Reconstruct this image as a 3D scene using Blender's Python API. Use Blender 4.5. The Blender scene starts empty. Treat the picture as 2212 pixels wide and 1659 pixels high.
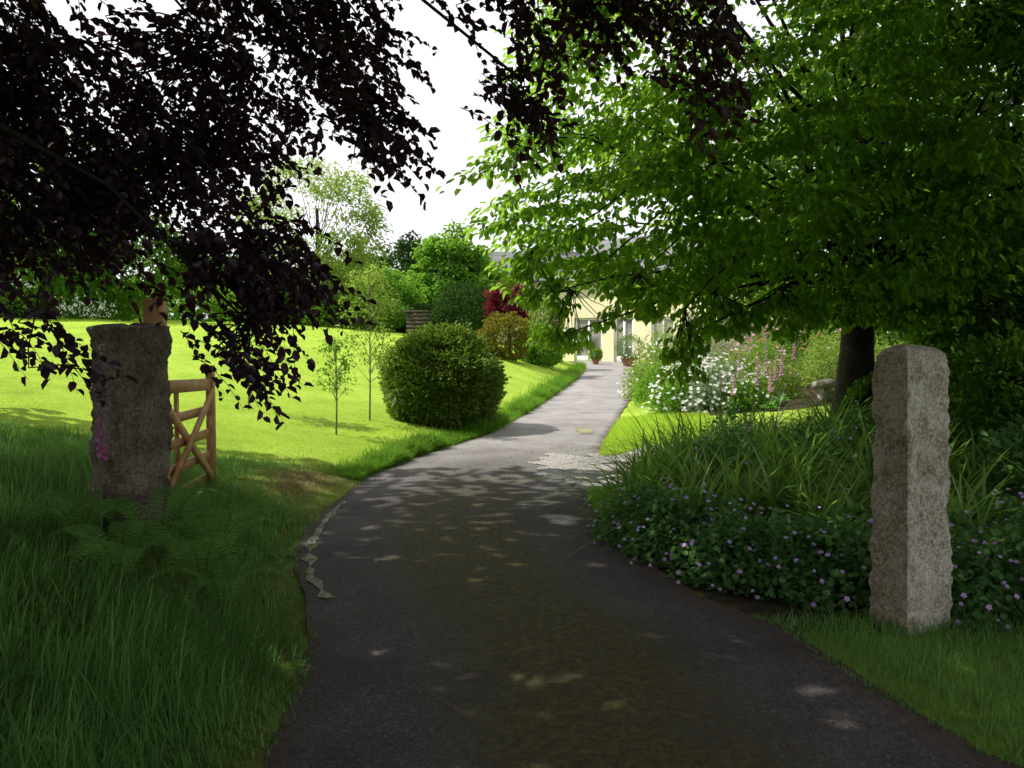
import bpy, math, random
import numpy as np
from mathutils import Vector, noise
rng=np.random.default_rng(11); random.seed(11)
scene=bpy.context.scene; col=scene.collection
UP=np.array([0,0,1.0])

# ---------------------------------------------------------------- helpers
def link(o): col.objects.link(o); return o
def empty(name,loc,label,cat,group=None):
    o=bpy.data.objects.new(name,None); o.empty_display_size=.2; o.location=loc
    o["label"]=label; o["category"]=cat
    if group: o["group"]=group
    return link(o)
def mesh_np(name,V,F,mat,parent=None,smooth=False,base=None,kind=None,label=None,cat=None):
    V=np.asarray(V,dtype=np.float32).reshape(-1,3)
    if parent is not None and base is None: base=parent.location
    if base is not None: V=V-np.array(base,dtype=np.float32)
    me=bpy.data.meshes.new(name)
    if isinstance(F,np.ndarray):
        m,k=F.shape
        me.vertices.add(len(V)); me.vertices.foreach_set('co',V.ravel())
        me.loops.add(m*k); me.loops.foreach_set('vertex_index',F.astype(np.int32).ravel())
        me.polygons.add(m); me.polygons.foreach_set('loop_start',np.arange(0,m*k,k,dtype=np.int32))
        me.update(calc_edges=True)
    else:
        me.from_pydata(V.tolist(),[],F); me.update()
    if smooth: me.polygons.foreach_set('use_smooth',np.ones(len(me.polygons),dtype=bool))
    me.materials.append(mat)
    o=bpy.data.objects.new(name,me)
    if parent is not None: o.parent=parent
    elif base is not None: o.location=base
    if kind: o["kind"]=kind
    if label: o["label"]=label
    if cat: o["category"]=cat
    return link(o)
class Acc:
    def __init__(s): s.V=[];s.F=[];s.n=0
    def add(s,V,F):
        V=np.asarray(V,dtype=float).reshape(-1,3); s.V.append(V); s.F.append(np.asarray(F)+s.n); s.n+=len(V)
    def get(s): return np.concatenate(s.V),np.concatenate(s.F)
def nrm(a): return a/(np.linalg.norm(a,axis=-1,keepdims=True)+1e-9)
def runit(n): return nrm(rng.normal(size=(n,3)))
def leaf_mesh(P,A,N,L,W,fold=.25):
    n=len(P); A=nrm(A); S=nrm(np.cross(A,N)); N=np.cross(S,A)
    L=np.broadcast_to(np.asarray(L,float),(n,)).reshape(n,1); W=np.broadcast_to(np.asarray(W,float),(n,)).reshape(n,1)
    up=N*W*fold
    V=np.stack([P, P+A*L*.28+S*W*.45+up, P+A*L*.70+S*W*.43+up*.7, P+A*L-N*L*.12,
                P+A*L*.70-S*W*.43+up*.7, P+A*L*.28-S*W*.45+up],axis=1).reshape(-1,3)
    b=np.arange(n)[:,None]*6
    F=np.concatenate([b+np.array([[0,1,2,3]]),b+np.array([[0,3,4,5]])],axis=0)
    return V,F
def tube(pts,rad,sides=6):
    pts=np.asarray(pts,float); n=len(pts)
    T=nrm(np.gradient(pts,axis=0)); ref=np.array([.31,.9,.27])
    X=nrm(np.cross(T,ref)); Y=np.cross(T,X)
    a=np.linspace(0,2*np.pi,sides,endpoint=False)
    r=np.asarray(rad,float).reshape(n,1,1)
    V=pts[:,None,:]+r*(np.cos(a)[None,:,None]*X[:,None,:]+np.sin(a)[None,:,None]*Y[:,None,:])
    F=[]
    for i in range(n-1):
        for j in range(sides):
            k=(j+1)%sides; F.append([i*sides+j,i*sides+k,(i+1)*sides+k,(i+1)*sides+j])
    return V.reshape(-1,3),np.array(F)
def bez(a,b,c,n):
    t=np.linspace(0,1,n)[:,None]; a,b,c=map(lambda q:np.asarray(q,float),(a,b,c))
    return (1-t)**2*a+2*t*(1-t)*b+t*t*c
def box(c,s,rot=0.0):
    c=np.array(c,float); s=np.array(s,float)/2
    v=np.array([[x,y,z] for x in(-1,1) for y in(-1,1) for z in(-1,1)],float)*s
    cr,sr=math.cos(rot),math.sin(rot); v=np.stack([v[:,0]*cr-v[:,1]*sr,v[:,0]*sr+v[:,1]*cr,v[:,2]],1)
    return v+c,np.array([[0,1,3,2],[4,6,7,5],[0,4,5,1],[2,3,7,6],[0,2,6,4],[1,5,7,3]])
def beam(a,b,w,t,side):
    a=np.array(a,float);b=np.array(b,float); d=nrm(b-a); s=nrm(np.array(side,float)); u=np.cross(d,s)
    V=[]
    for p in (a,b):
        for i,j in((-1,-1),(1,-1),(1,1),(-1,1)): V.append(p+u*w/2*i+s*t/2*j)
    return np.array(V),np.array([[0,3,2,1],[4,5,6,7],[0,1,5,4],[1,2,6,5],[2,3,7,6],[3,0,4,7]])
def ss(t): t=np.clip(t,0,1); return t*t*(3-2*t)
def lump(D,seed=0,f=3.0):
    r=np.random.default_rng(seed); out=0
    for i in range(6):
        k=r.normal(size=3)*f*(1+.5*i); out=out+np.sin(D@k+r.uniform(0,6.3))/(1+.6*i)
    return out/2.5

# ---------------------------------------------------------------- materials
def newmat(name):
    m=bpy.data.materials.new(name); m.use_nodes=True; nt=m.node_tree; nt.nodes.clear()
    out=nt.nodes.new('ShaderNodeOutputMaterial'); return m,nt,out
def nd(nt,t,**kw):
    n=nt.nodes.new(t)
    for k,v in kw.items(): setattr(n,k,v)
    return n
def ramp(nt,fac,stops):
    r=nt.nodes.new('ShaderNodeValToRGB'); e=r.color_ramp.elements
    while len(e)<len(stops): e.new(.5)
    for el,(p,c) in zip(e,stops): el.position=p; el.color=(*c,1) if len(c)==3 else c
    nt.links.new(fac,r.inputs[0]); return r.outputs[0]
def mixc(nt,f,a,b,mode='MIX'):
    m=nt.nodes.new('ShaderNodeMix'); m.data_type='RGBA'; m.blend_type=mode
    for s,i in((f,0),(a,6),(b,7)):
        if isinstance(s,(int,float)): m.inputs[i].default_value=s
        elif isinstance(s,tuple): m.inputs[i].default_value=(*s,1)
        else: nt.links.new(s,m.inputs[i])
    return m.outputs[2]
def pos(nt): return nt.nodes.new('ShaderNodeNewGeometry').outputs['Position']
def noi(nt,scale,detail=4,vec=None,rough=.55):
    n=nd(nt,'ShaderNodeTexNoise'); n.inputs['Scale'].default_value=scale; n.inputs['Detail'].default_value=detail; n.inputs['Roughness'].default_value=rough
    nt.links.new(vec if vec is not None else pos(nt),n.inputs['Vector']); return n.outputs['Fac']
def bump(nt,h,st,dist):
    b=nt.nodes.new('ShaderNodeBump'); b.inputs['Strength'].default_value=st; b.inputs['Distance'].default_value=dist
    nt.links.new(h,b.inputs['Height']); return b.outputs[0]
def leafmat(name,c1,c2,tc,tmix=.45,gloss=0,rough=.4):
    m,nt,out=newmat(name); g=nt.nodes.new('ShaderNodeNewGeometry')
    c=ramp(nt,g.outputs['Random Per Island'],[(0,c1),(1,c2)])
    p=nd(nt,'ShaderNodeBsdfDiffuse'); nt.links.new(c,p.inputs['Color'])
    t=nd(nt,'ShaderNodeBsdfTranslucent'); t.inputs['Color'].default_value=(*tc,1)
    mx=nt.nodes.new('ShaderNodeMixShader'); mx.inputs[0].default_value=tmix
    nt.links.new(p.outputs[0],mx.inputs[1]); nt.links.new(t.outputs[0],mx.inputs[2]); res=mx.outputs[0]
    if gloss:
        gg=nd(nt,'ShaderNodeBsdfGlossy'); gg.inputs['Roughness'].default_value=rough; gg.inputs['Color'].default_value=(1,1,1,1)
        m2=nt.nodes.new('ShaderNodeMixShader'); m2.inputs[0].default_value=gloss; nt.links.new(res,m2.inputs[1]); nt.links.new(gg.outputs[0],m2.inputs[2]); res=m2.outputs[0]
    nt.links.new(res,out.inputs[0]); return m
def surf(name,stops,scale=4,rough=.85,bs=.4,bd=.02,bscale=30,detail=6,spec=.3):
    m,nt,out=newmat(name); c=ramp(nt,noi(nt,scale,detail),stops)
    p=nd(nt,'ShaderNodeBsdfPrincipled'); p.inputs['Roughness'].default_value=rough; p.inputs['Specular IOR Level'].default_value=spec
    nt.links.new(c,p.inputs['Base Color']); nt.links.new(bump(nt,noi(nt,bscale,6),bs,bd),p.inputs['Normal'])
    nt.links.new(p.outputs[0],out.inputs[0]); return m

M_copper=leafmat('copper_leaf',(.012,.007,.013),(.052,.026,.042),(.14,.022,.03),.17,.035,.45)
M_green=leafmat('beech_leaf',(.014,.045,.006),(.042,.110,.014),(.42,.74,.05),.46,.008,.35)
M_mid=leafmat('tree_leaf',(.03,.08,.014),(.07,.15,.022),(.22,.42,.04),.4)
M_dark=leafmat('dark_leaf',(.016,.042,.014),(.036,.080,.026),(.08,.17,.03),.33)
M_lime=leafmat('lime_leaf',(.12,.20,.03),(.20,.30,.06),(.42,.58,.10),.45)
M_bright=leafmat('bright_leaf',(.06,.15,.02),(.13,.26,.035),(.32,.6,.06),.42)
M_rhodo=leafmat('rhododendron_leaf',(.04,.095,.012),(.20,.31,.04),(.32,.48,.05),.28,.035,.35)
M_red=leafmat('red_leaf',(.05,.010,.018),(.13,.022,.035),(.35,.04,.07),.35)
M_orange=leafmat('amber_leaf',(.06,.11,.015),(.17,.12,.02),(.35,.32,.05),.4)
M_grey=leafmat('silver_leaf',(.16,.23,.12),(.26,.34,.2),(.3,.42,.2),.35)
M_geran=leafmat('geranium_leaf',(.05,.13,.035),(.12,.25,.07),(.2,.42,.09),.35,.01)
M_sword=leafmat('sword_leaf',(.07,.16,.028),(.20,.36,.065),(.36,.6,.09),.42,.03)
M_fern=leafmat('fern_leaf',(.10,.24,.05),(.20,.38,.09),(.32,.6,.13),.38)
M_grassL=leafmat('long_grass_blade',(.05,.135,.032),(.17,.31,.09),(.28,.54,.12),.4)
M_lawn=leafmat('lawn_blade',(.34,.50,.055),(.46,.62,.085),(.65,.88,.10),.45)
M_straw=leafmat('dry_grass_blade',(.30,.25,.11),(.48,.41,.20),(.5,.42,.18),.3)
M_purple=leafmat('mauve_petal',(.50,.32,.72),(.66,.48,.82),(.6,.42,.7),.3)
M_pink=leafmat('pink_petal',(.70,.38,.52),(.82,.58,.68),(.6,.4,.5),.3)
M_magenta=leafmat('magenta_petal',(.48,.06,.36),(.66,.16,.52),(.5,.15,.45),.3)
M_white=leafmat('white_petal',(.76,.76,.72),(.84,.84,.82),(.7,.7,.7),.3)
M_redf=leafmat('red_petal',(.55,.08,.10),(.7,.25,.22),(.5,.1,.1),.3)
M_bark=surf('bark',[(.3,(.014,.012,.009)),(.7,(.045,.038,.027))],6,.9,.8,.05,14)
M_barkd=surf('twig_bark',[(.3,(.010,.008,.007)),(.7,(.022,.018,.015))],10,.9,.3,.01,40)
M_sap=surf('sapling_bark',[(.3,(.20,.18,.14)),(.7,(.32,.28,.22))],10)
M_stem=surf('green_stem',[(.3,(.06,.10,.03)),(.7,(.10,.15,.05))],20,.7,.1,.005,60)
M_wood=surf('gate_wood',[(.3,(.42,.21,.085)),(.55,(.56,.31,.135)),(.75,(.66,.40,.19))],9,.6,.25,.004,60)
M_terra=surf('terracotta',[(.3,(.25,.12,.07)),(.7,(.33,.17,.10))],10,.8,.2,.01,40)
M_slate=surf('slate',[(.3,(.12,.12,.13)),(.7,(.22,.21,.22))],3,.6,.4,.03,14)
M_yellow=surf('yellow_render',[(.3,(.84,.77,.46)),(.7,(.90,.84,.58))],2,.85,.15,.01,40)
M_peach=surf('peach_render',[(.3,(.55,.38,.24)),(.7,(.65,.47,.31))],2,.85,.15,.01,40)
M_cream=surf('cream_render',[(.3,(.45,.42,.36)),(.7,(.55,.52,.45))],2,.85,.15,.01,40)
M_whitep=surf('white_paint',[(.3,(.76,.76,.76)),(.7,(.83,.83,.83))],3,.5,.1,.005,30)
M_shed=surf('weathered_timber',[(.3,(.05,.04,.035)),(.7,(.10,.08,.065))],8,.85,.4,.01,30)
M_stone=surf('rubble_stone',[(.3,(.20,.18,.15)),(.7,(.36,.33,.29))],5,.9,.7,.03,16)
M_glass,nt,out=newmat('window_glass'); p=nd(nt,'ShaderNodeBsdfPrincipled'); p.inputs['Roughness'].default_value=.08
nt.links.new(ramp(nt,noi(nt,.9,2),[(.35,(.14,.14,.13)),(.6,(.42,.41,.37))]),p.inputs['Base Color']); nt.links.new(p.outputs[0],out.inputs[0])  # pale blotches painted into the base colour stand in for reflections and curtains
M_water,nt,out=newmat('wet_surface'); p=nd(nt,'ShaderNodeBsdfPrincipled'); p.inputs['Roughness'].default_value=.1
nt.links.new(ramp(nt,noi(nt,22,5,None,.7),[(.40,(.05,.05,.05)),(.56,(.50,.51,.52))]),p.inputs['Base Color']); nt.links.new(bump(nt,noi(nt,45,6,None,.7),1.0,.05),p.inputs['Normal']); nt.links.new(p.outputs[0],out.inputs[0])  # pale flecks in the base colour stand in for sparkle on the water

def granite(name,warm):
    m,nt,out=newmat(name); P=pos(nt)
    big=noi(nt,4.2,8,P,.7); a=(.46,.415,.33); b=(.66,.62,.535); d=(.27,.225,.155)
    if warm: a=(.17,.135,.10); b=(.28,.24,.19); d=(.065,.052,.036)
    c=ramp(nt,big,[(.30,d),(.43,a),(.60,b)])
    sp=ramp(nt,noi(nt,60,5,P,.8),[(.38,(.14,.135,.13)),(.5,(.5,.5,.5)),(.62,(.95,.94,.92))])
    c=mixc(nt,.75,c,sp,'OVERLAY')
    lich=ramp(nt,noi(nt,13,6,P,.75),[(.55,(0,0,0)),(.62,(1,1,1))]); c=mixc(nt,lich,c,(.68,.67,.58) if not warm else (.27,.27,.20))
    moss=ramp(nt,noi(nt,6,6,P,.7),[(.57,(0,0,0)),(.68,(.8,.8,.8))]); c=mixc(nt,moss,c,(.24,.205,.12) if not warm else (.10,.09,.05))
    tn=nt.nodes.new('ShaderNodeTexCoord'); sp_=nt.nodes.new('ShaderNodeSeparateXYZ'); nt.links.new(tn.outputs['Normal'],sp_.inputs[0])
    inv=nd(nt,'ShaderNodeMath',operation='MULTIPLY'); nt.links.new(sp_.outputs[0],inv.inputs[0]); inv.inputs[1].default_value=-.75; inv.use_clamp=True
    c=mixc(nt,inv.outputs[0],c,mixc(nt,1.0,c,(.58,.49,.36),'MULTIPLY'))  # left-facing sides painted darker and browner, for the weaker light on them
    p=nd(nt,'ShaderNodeBsdfPrincipled'); p.inputs['Roughness'].default_value=.9; p.inputs['Specular IOR Level'].default_value=.2
    nt.links.new(c,p.inputs['Base Color'])
    nt.links.new(bump(nt,mixc(nt,.5,noi(nt,40,8,P,.7),noi(nt,11,5,P,.6)),1.0,.06),p.inputs['Normal']); nt.links.new(p.outputs[0],out.inputs[0]); return m
M_gran=granite('granite',False); M_granw=granite('mossy_granite',True)

# ---------------------------------------------------------------- terrain
YL=[-60,0,2,3.27,4.23,4.9,5.3,5.7,6.1,6.7,7.4,8.35,10.2,11.7,14.2,17.9,23.5,28.5,36,38,42,60]
XLv=[-.9,-.9,-.88,-.90,-1.00,-1.12,-1.23,-1.39,-1.53,-1.65,-1.73,-1.76,-1.68,-1.28,-.35,.42,1.37,2.19,3.1,2.0,.5,.5]
YR=[-60,0,2,2.6,3.3,3.62,4.06,4.77,5.46,6.53,7.33,8.84,11,13.1,15.5,21.3,36,38,42,60]
XRv=[4,4,3.0,2.2,1.83,1.75,1.63,1.5,1.12,.88,.8,.8,1.05,1.35,1.80,2.92,5.2,8,9,9]
def xl(y): return np.interp(y,YL,XLv)
def xr(y): return np.interp(y,YR,XRv)
def H(x,y):
    x=np.asarray(x,float); y=np.asarray(y,float)
    b=.021*np.clip(y-10,0,32); tl=np.clip(xl(y)-x,0,None); tr=np.clip(x-xr(y),0,None)
    near=.2*ss(tl/1.2)+.14*np.clip(tl-1,0,12); mid=.14*np.clip(tl,0,12); far=2.05*(1-np.exp(-tl/5.5))
    a=ss((y-8)/3); c=ss((y-13)/14)
    left=(near*(1-a)+mid*a)*(1-c)+far*c
    right=.1*np.clip(tr,0,8)*ss((y-6)/5)
    e=np.clip(np.maximum(tl,tr)*3,0,1)*np.exp(-np.abs(y)/60)
    return b+left+right+e*.02*(np.sin(x*2.1+y*1.3)+np.sin(x*.9-y*1.9+2))
def h(x,y): return float(H(x,y))
def DZ(x,y):
    a=float(xl(y))-.03; b=float(xr(y))+.03; u=min(max((x-a)/(b-a),0),1)
    return .021*min(max(y-10,0),32)+.012+.03*math.sin(math.pi*u)*min(1,(b-a)/3)+.008*noise.noise(Vector((x*1.2,y*1.2,0)))
def SZ(x,y):
    a=float(xl(y)); b=float(xr(y))
    return DZ(x,y) if a-.03<=x<=b+.05 else max(h(x,y),DZ(x,y) if x<b+.2 else -9)
def dry(x,y): return np.exp(-((((x+2.25)/.42)**2+((y-9.3)/.9)**2)**1.5))

xs=np.concatenate([np.linspace(-400,-21,14),np.linspace(-20,-8.1,40),np.arange(-8,8,.12),np.linspace(8.2,20,40),np.linspace(22,400,14)])
ys=np.concatenate([np.linspace(-80,-2,10),np.arange(-1.8,16,.15),np.arange(16.2,45,.4),np.linspace(46,700,28)])
X,Y=np.meshgrid(xs,ys); Z=H(X,Y)
inside=(X>xl(Y)+.04)&(X<xr(Y)-.04)&(Y<42); Z=np.where(inside,Z-.04,Z)
V=np.stack([X,Y,Z],-1).reshape(-1,3); nx=len(xs); ny=len(ys)
i,j=np.meshgrid(np.arange(ny-1),np.arange(nx-1),indexing='ij'); b0=(i*nx+j).ravel()
F=np.stack([b0,b0+1,b0+nx+1,b0+nx],1)
M_ground,nt,out=newmat('ground_turf'); P=pos(nt)
at=nd(nt,'ShaderNodeAttribute',attribute_name='soil')
g=ramp(nt,noi(nt,1.2,8,P,.65),[(.3,(.22,.34,.035)),(.5,(.32,.46,.05)),(.7,(.40,.54,.075))])
g2=ramp(nt,noi(nt,35,4,P,.7),[(.3,(.38,.38,.38)),(.7,(.6,.6,.6))]); g=mixc(nt,.6,g,g2,'OVERLAY')
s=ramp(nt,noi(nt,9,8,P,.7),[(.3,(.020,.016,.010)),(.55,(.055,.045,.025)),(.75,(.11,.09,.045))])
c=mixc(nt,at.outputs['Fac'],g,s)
p=nd(nt,'ShaderNodeBsdfPrincipled'); p.inputs['Roughness'].default_value=.95; p.inputs['Specular IOR Level'].default_value=.1
nt.links.new(c,p.inputs['Base Color']); nt.links.new(bump(nt,noi(nt,50,6,P,.7),.6,.02),p.inputs['Normal']); nt.links.new(p.outputs[0],out.inputs[0])
ground=mesh_np('ground',V,F,M_ground,smooth=True,kind='structure',label='gently rising turf and garden soil',cat='ground')
so=np.zeros(V.shape[0]); vx,vy=V[:,0],V[:,1]
so=np.maximum(so,((vx>xr(vy))&(vy>4.75)&(vy<12)&(vx<9)).astype(float))
so=np.maximum(so,((vx>2.9+.1*(vy-15))&(vy>15.2)&(vy<34)&(vx<14)).astype(float))
so=np.maximum(so,.9*dry(vx,vy))
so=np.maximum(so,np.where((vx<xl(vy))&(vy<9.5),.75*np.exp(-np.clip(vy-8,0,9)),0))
so=np.maximum(so,np.where((vx>1.0)&(vy<4.8),.45,0))
at_=ground.data.attributes.new('soil','FLOAT','POINT'); at_.data.foreach_set('value',so.astype(np.float32))

# driveway sheet
yy=np.arange(-10,42,.12); nc=26; VV=[];AC=[]
for y in yy:
    a=xl(y)-.03+.04*noise.noise(Vector((1.3,y*1.3,0)))+.015*noise.noise(Vector((4.3,y*7,0))); b=xr(y)+.03+.06*noise.noise(Vector((9.3,y*1.5,2)))+.025*noise.noise(Vector((7.3,y*7,0)))
    for k in range(nc):
        u=k/(nc-1); x=a+(b-a)*u; VV.append((x,y,DZ(x,y))); AC.append(u)
n=len(yy); i,j=np.meshgrid(np.arange(n-1),np.arange(nc-1),indexing='ij'); b0=(i*nc+j).ravel()
M_drive,nt,out=newmat('old_asphalt'); P=pos(nt)
ac=nd(nt,'ShaderNodeAttribute',attribute_name='across')
sx=nt.nodes.new('ShaderNodeSeparateXYZ'); nt.links.new(P,sx.inputs[0])
base=ramp(nt,noi(nt,1.1,8,P,.65),[(.3,(.052,.047,.046)),(.5,(.080,.073,.072)),(.7,(.115,.106,.102))])
vor=nd(nt,'ShaderNodeTexVoronoi'); vor.inputs['Scale'].default_value=80; nt.links.new(P,vor.inputs['Vector'])
vs=nt.nodes.new('ShaderNodeSeparateColor'); nt.links.new(vor.outputs['Color'],vs.inputs[0])
fle=ramp(nt,vs.outputs[0],[(.0,(.28,.27,.27)),(.6,(.49,.49,.48)),(.90,(.62,.60,.56)),(1,(1,.95,.86))])
base=mixc(nt,.85,base,fle,'OVERLAY')
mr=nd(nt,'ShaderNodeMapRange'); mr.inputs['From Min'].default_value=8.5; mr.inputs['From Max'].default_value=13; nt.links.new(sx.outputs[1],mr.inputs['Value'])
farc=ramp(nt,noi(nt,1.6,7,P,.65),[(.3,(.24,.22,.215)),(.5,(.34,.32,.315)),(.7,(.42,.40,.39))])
base=mixc(nt,mr.outputs[0],base,farc)  # shade painted in: dark asphalt in the shaded foreground, pale in the sunlit distance
mc=ramp(nt,ac.outputs['Fac'],[(.20,(0,0,0)),(.36,(1,1,1)),(.62,(1,1,1)),(.78,(0,0,0))])
mn=ramp(nt,noi(nt,2.2,9,P,.72),[(.32,(.1,.1,.1)),(.46,(1,1,1))]); mm=mixc(nt,1.0,mc,mn,'MULTIPLY')
my=nd(nt,'ShaderNodeMapRange'); my.inputs['From Min'].default_value=12; my.inputs['From Max'].default_value=7; my.inputs['To Max'].default_value=.95; nt.links.new(sx.outputs[1],my.inputs['Value'])
mm=mixc(nt,1.0,mm,my.outputs[0],'MULTIPLY')
mossc=ramp(nt,noi(nt,22,7,P,.8),[(.36,(.030,.024,.009)),(.5,(.074,.064,.018)),(.66,(.13,.128,.03))])
base=mixc(nt,mm,base,mossc)
ec=ramp(nt,ac.outputs['Fac'],[(0,(1,1,1)),(.05,(0,0,0)),(.92,(0,0,0)),(.99,(1,1,1))])
en=ramp(nt,noi(nt,6,6,P,.7),[(.3,(.1,.1,.1)),(.6,(1,1,1))]); em=mixc(nt,1.0,ec,en,'MULTIPLY')
base=mixc(nt,em,base,ramp(nt,noi(nt,25,4,P),[(.3,(.045,.026,.018)),(.7,(.12,.08,.05))]))
p=nd(nt,'ShaderNodeBsdfPrincipled'); p.inputs['Roughness'].default_value=.85; p.inputs['Specular IOR Level'].default_value=.25
nt.links.new(base,p.inputs['Base Color'])
nt.links.new(bump(nt,mixc(nt,.5,noi(nt,48,6,P,.75),vor.outputs['Distance']),1.0,.018),p.inputs['Normal']); nt.links.new(p.outputs[0],out.inputs[0])
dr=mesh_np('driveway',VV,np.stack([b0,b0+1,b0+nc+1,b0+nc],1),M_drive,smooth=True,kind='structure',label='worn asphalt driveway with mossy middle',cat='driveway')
a_=dr.data.attributes.new('across','FLOAT','POINT'); a_.data.foreach_set('value',np.array(AC,dtype=np.float32))

# gravel patch: conforming sheet
M_gravel,nt,out=newmat('gravel'); P=pos(nt)
vor=nd(nt,'ShaderNodeTexVoronoi'); vor.inputs['Scale'].default_value=60; nt.links.new(P,vor.inputs['Vector'])
vs=nt.nodes.new('ShaderNodeSeparateColor'); nt.links.new(vor.outputs['Color'],vs.inputs[0])
c=ramp(nt,vs.outputs[0],[(0,(.24,.22,.20)),(.5,(.40,.38,.36)),(1,(.58,.56,.53))]); c=mixc(nt,.5,c,ramp(nt,noi(nt,3,6,P,.75),[(.3,(.3,.3,.3)),(.7,(.64,.63,.62))]),'OVERLAY')
p=nd(nt,'ShaderNodeBsdfPrincipled'); p.inputs['Roughness'].default_value=.9; nt.links.new(c,p.inputs['Base Color']); nt.links.new(bump(nt,vor.outputs['Distance'],-.7,.012),p.inputs['Normal']); nt.links.new(p.outputs[0],out.inputs[0])
def disc(cx,cy,rx,ry,off,seed,nr=10,N=64,am=.2):
    V=[(cx,cy,SZ(cx,cy)+off)]; F=[]
    for q in range(1,nr+1):
        for k in range(N):
            a=2*math.pi*k/N; r=q/nr*(1+am*noise.noise(Vector((math.cos(a)*1.6,math.sin(a)*1.6,seed)))+am*.6*noise.noise(Vector((math.cos(a)*6,math.sin(a)*6,seed)))+am*.3*noise.noise(Vector((math.cos(a)*15,math.sin(a)*15,seed))))
            x=cx+rx*r*math.cos(a); y=cy+ry*r*math.sin(a); V.append((x,y,SZ(x,y)+off))
    for k in range(N): F.append([0,1+k,1+(k+1)%N])
    for q in range(nr-1):
        for k in range(N): F.append([1+q*N+k,1+(q+1)*N+k,1+(q+1)*N+(k+1)%N,1+q*N+(k+1)%N])
    return V,F
gcx,gcy,grx,gry=1.65,10.6,1.4,1.7
mesh_np('gravel_patch',*disc(gcx,gcy,grx,gry,.007,3,14,110,.38),M_gravel,smooth=True,kind='structure',label='loose pale gravel beside the drive',cat='gravel')
peb=Acc()
for k in range(2600):
    a=rng.uniform(0,6.28); r=math.sqrt(rng.uniform())*1.35; x=gcx+grx*r*math.cos(a); y=gcy+gry*r*math.sin(a); s=rng.uniform(.003,.010); z=SZ(x,y)+.01
    v=np.array([[1,0,0],[0,1,0],[-1,0,0],[0,-1,0],[0,0,.7],[0,0,-.7]],float)*s*rng.uniform(.7,1.3,size=(6,1))+[x,y,z]
    peb.add(v,[[0,1,4],[1,2,4],[2,3,4],[3,0,4],[1,0,5],[2,1,5],[3,2,5],[0,3,5]])
mesh_np('gravel_stones',*peb.get(),M_gravel,kind='stuff',label='loose gravel stones scattered on the patch',cat='gravel')

# wet gutter and puddle
wv=[];wf=[]
for k,y in enumerate(np.arange(5.3,8.6,.04)):
    w=max(.006,.030+.055*noise.noise(Vector((0,y*5,7)))); x=float(xl(y))+.085+.04*noise.noise(Vector((3,y*3,7)))
    wv+= [(x-w,y,DZ(x-w,y)+.006),(x+w,y,DZ(x+w,y)+.006)]
    if k: wf.append([2*k-2,2*k-1,2*k+1,2*k])
mesh_np('gutter_water',wv,wf,M_water,kind='structure',label='thin trickle of water along the drive edge',cat='water')
M_pud=surf('puddle_mud',[(.3,(.10,.09,.06)),(.5,(.22,.2,.10)),(.7,(.42,.40,.16))],5,.12,.02,.002,10,spec=.5)
mesh_np('puddle_water',*disc(1.2,14.5,.16,.42,.007,8,4,30,.6),M_pud,smooth=True,kind='structure',label='small muddy puddle in a pothole',cat='puddle')

# ---------------------------------------------------------------- granite posts
def post(name,x,y,zb,zt,w,dp,rot,mat,label,seed,peak,taper=.82,lean=0,apex=(0,0),rg=1.0):
    nu,nvz=16,110; rings=[]
    for q in range(nvz+1):
        t=q/nvz; z=t*(zt-zb); f=1-(1-taper)*t; ring=[]
        for side in range(4):
            for k in range(nu):
                s=k/nu*2-1
                px,py=[(s,-1),(1,s),(-s,1),(-1,-s)][side]
                l=math.hypot(px,py); rr=1/(1+.04*max(0,l-1.3)*3)
                X0=px*w/2*f*rr; Y0=py*dp/2*f*rr
                nv=Vector((X0*4,Y0*4,z*2.6+seed*9)); d=rg*(.016*noise.noise(nv)+.018*noise.noise(nv*2.7)+.014*noise.noise(nv*7)+.008*noise.noise(nv*19))
                X0+=px*d; Y0+=py*d
                X0+=.010*math.sin(z*2.2+seed)
                ring.append((X0,Y0,z+.02*noise.noise(nv*1.3)*t*t))
        rings.append(ring)
    n=len(rings[0]); top=rings[-1]
    for sc,dz in((.985,peak*.12),(.88,peak*.42),(.68,peak*.72),(.4,peak*.9),(.2,peak*.97)):
        rings.append([(a*sc+apex[0]*(1-sc),b*sc+apex[1]*(1-sc),c+dz+.014*noise.noise(Vector((a*14,b*14,seed+sc)))) for a,b,c in top])
    V=[v for r in rings for v in r]; cx=len(V); V.append((apex[0],apex[1],zt-zb+peak))
    F=[]
    for q in range(len(rings)-1):
        for k in range(n): F.append([q*n+k,q*n+(k+1)%n,(q+1)*n+(k+1)%n,(q+1)*n+k])
    L=(len(rings)-1)*n
    for k in range(n): F.append([L+k,L+(k+1)%n,cx])
    me=bpy.data.meshes.new(name); me.from_pydata(V,[],F); me.update(); me.materials.append(mat)
    o=bpy.data.objects.new(name,me); o.location=(x,y,zb); o.rotation_euler=(0,math.radians(lean),rot); o["label"]=label; o["category"]="gate post"; link(o)
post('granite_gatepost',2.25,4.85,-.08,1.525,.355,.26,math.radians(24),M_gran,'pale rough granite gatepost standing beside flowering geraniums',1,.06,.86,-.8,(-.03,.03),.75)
post('granite_gatepost',-2.65,6.0,.0,1.70,.42,.30,math.radians(-20),M_granw,'dark mossy granite gatepost rising from long grass',5,.02,.97,.3)

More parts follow.
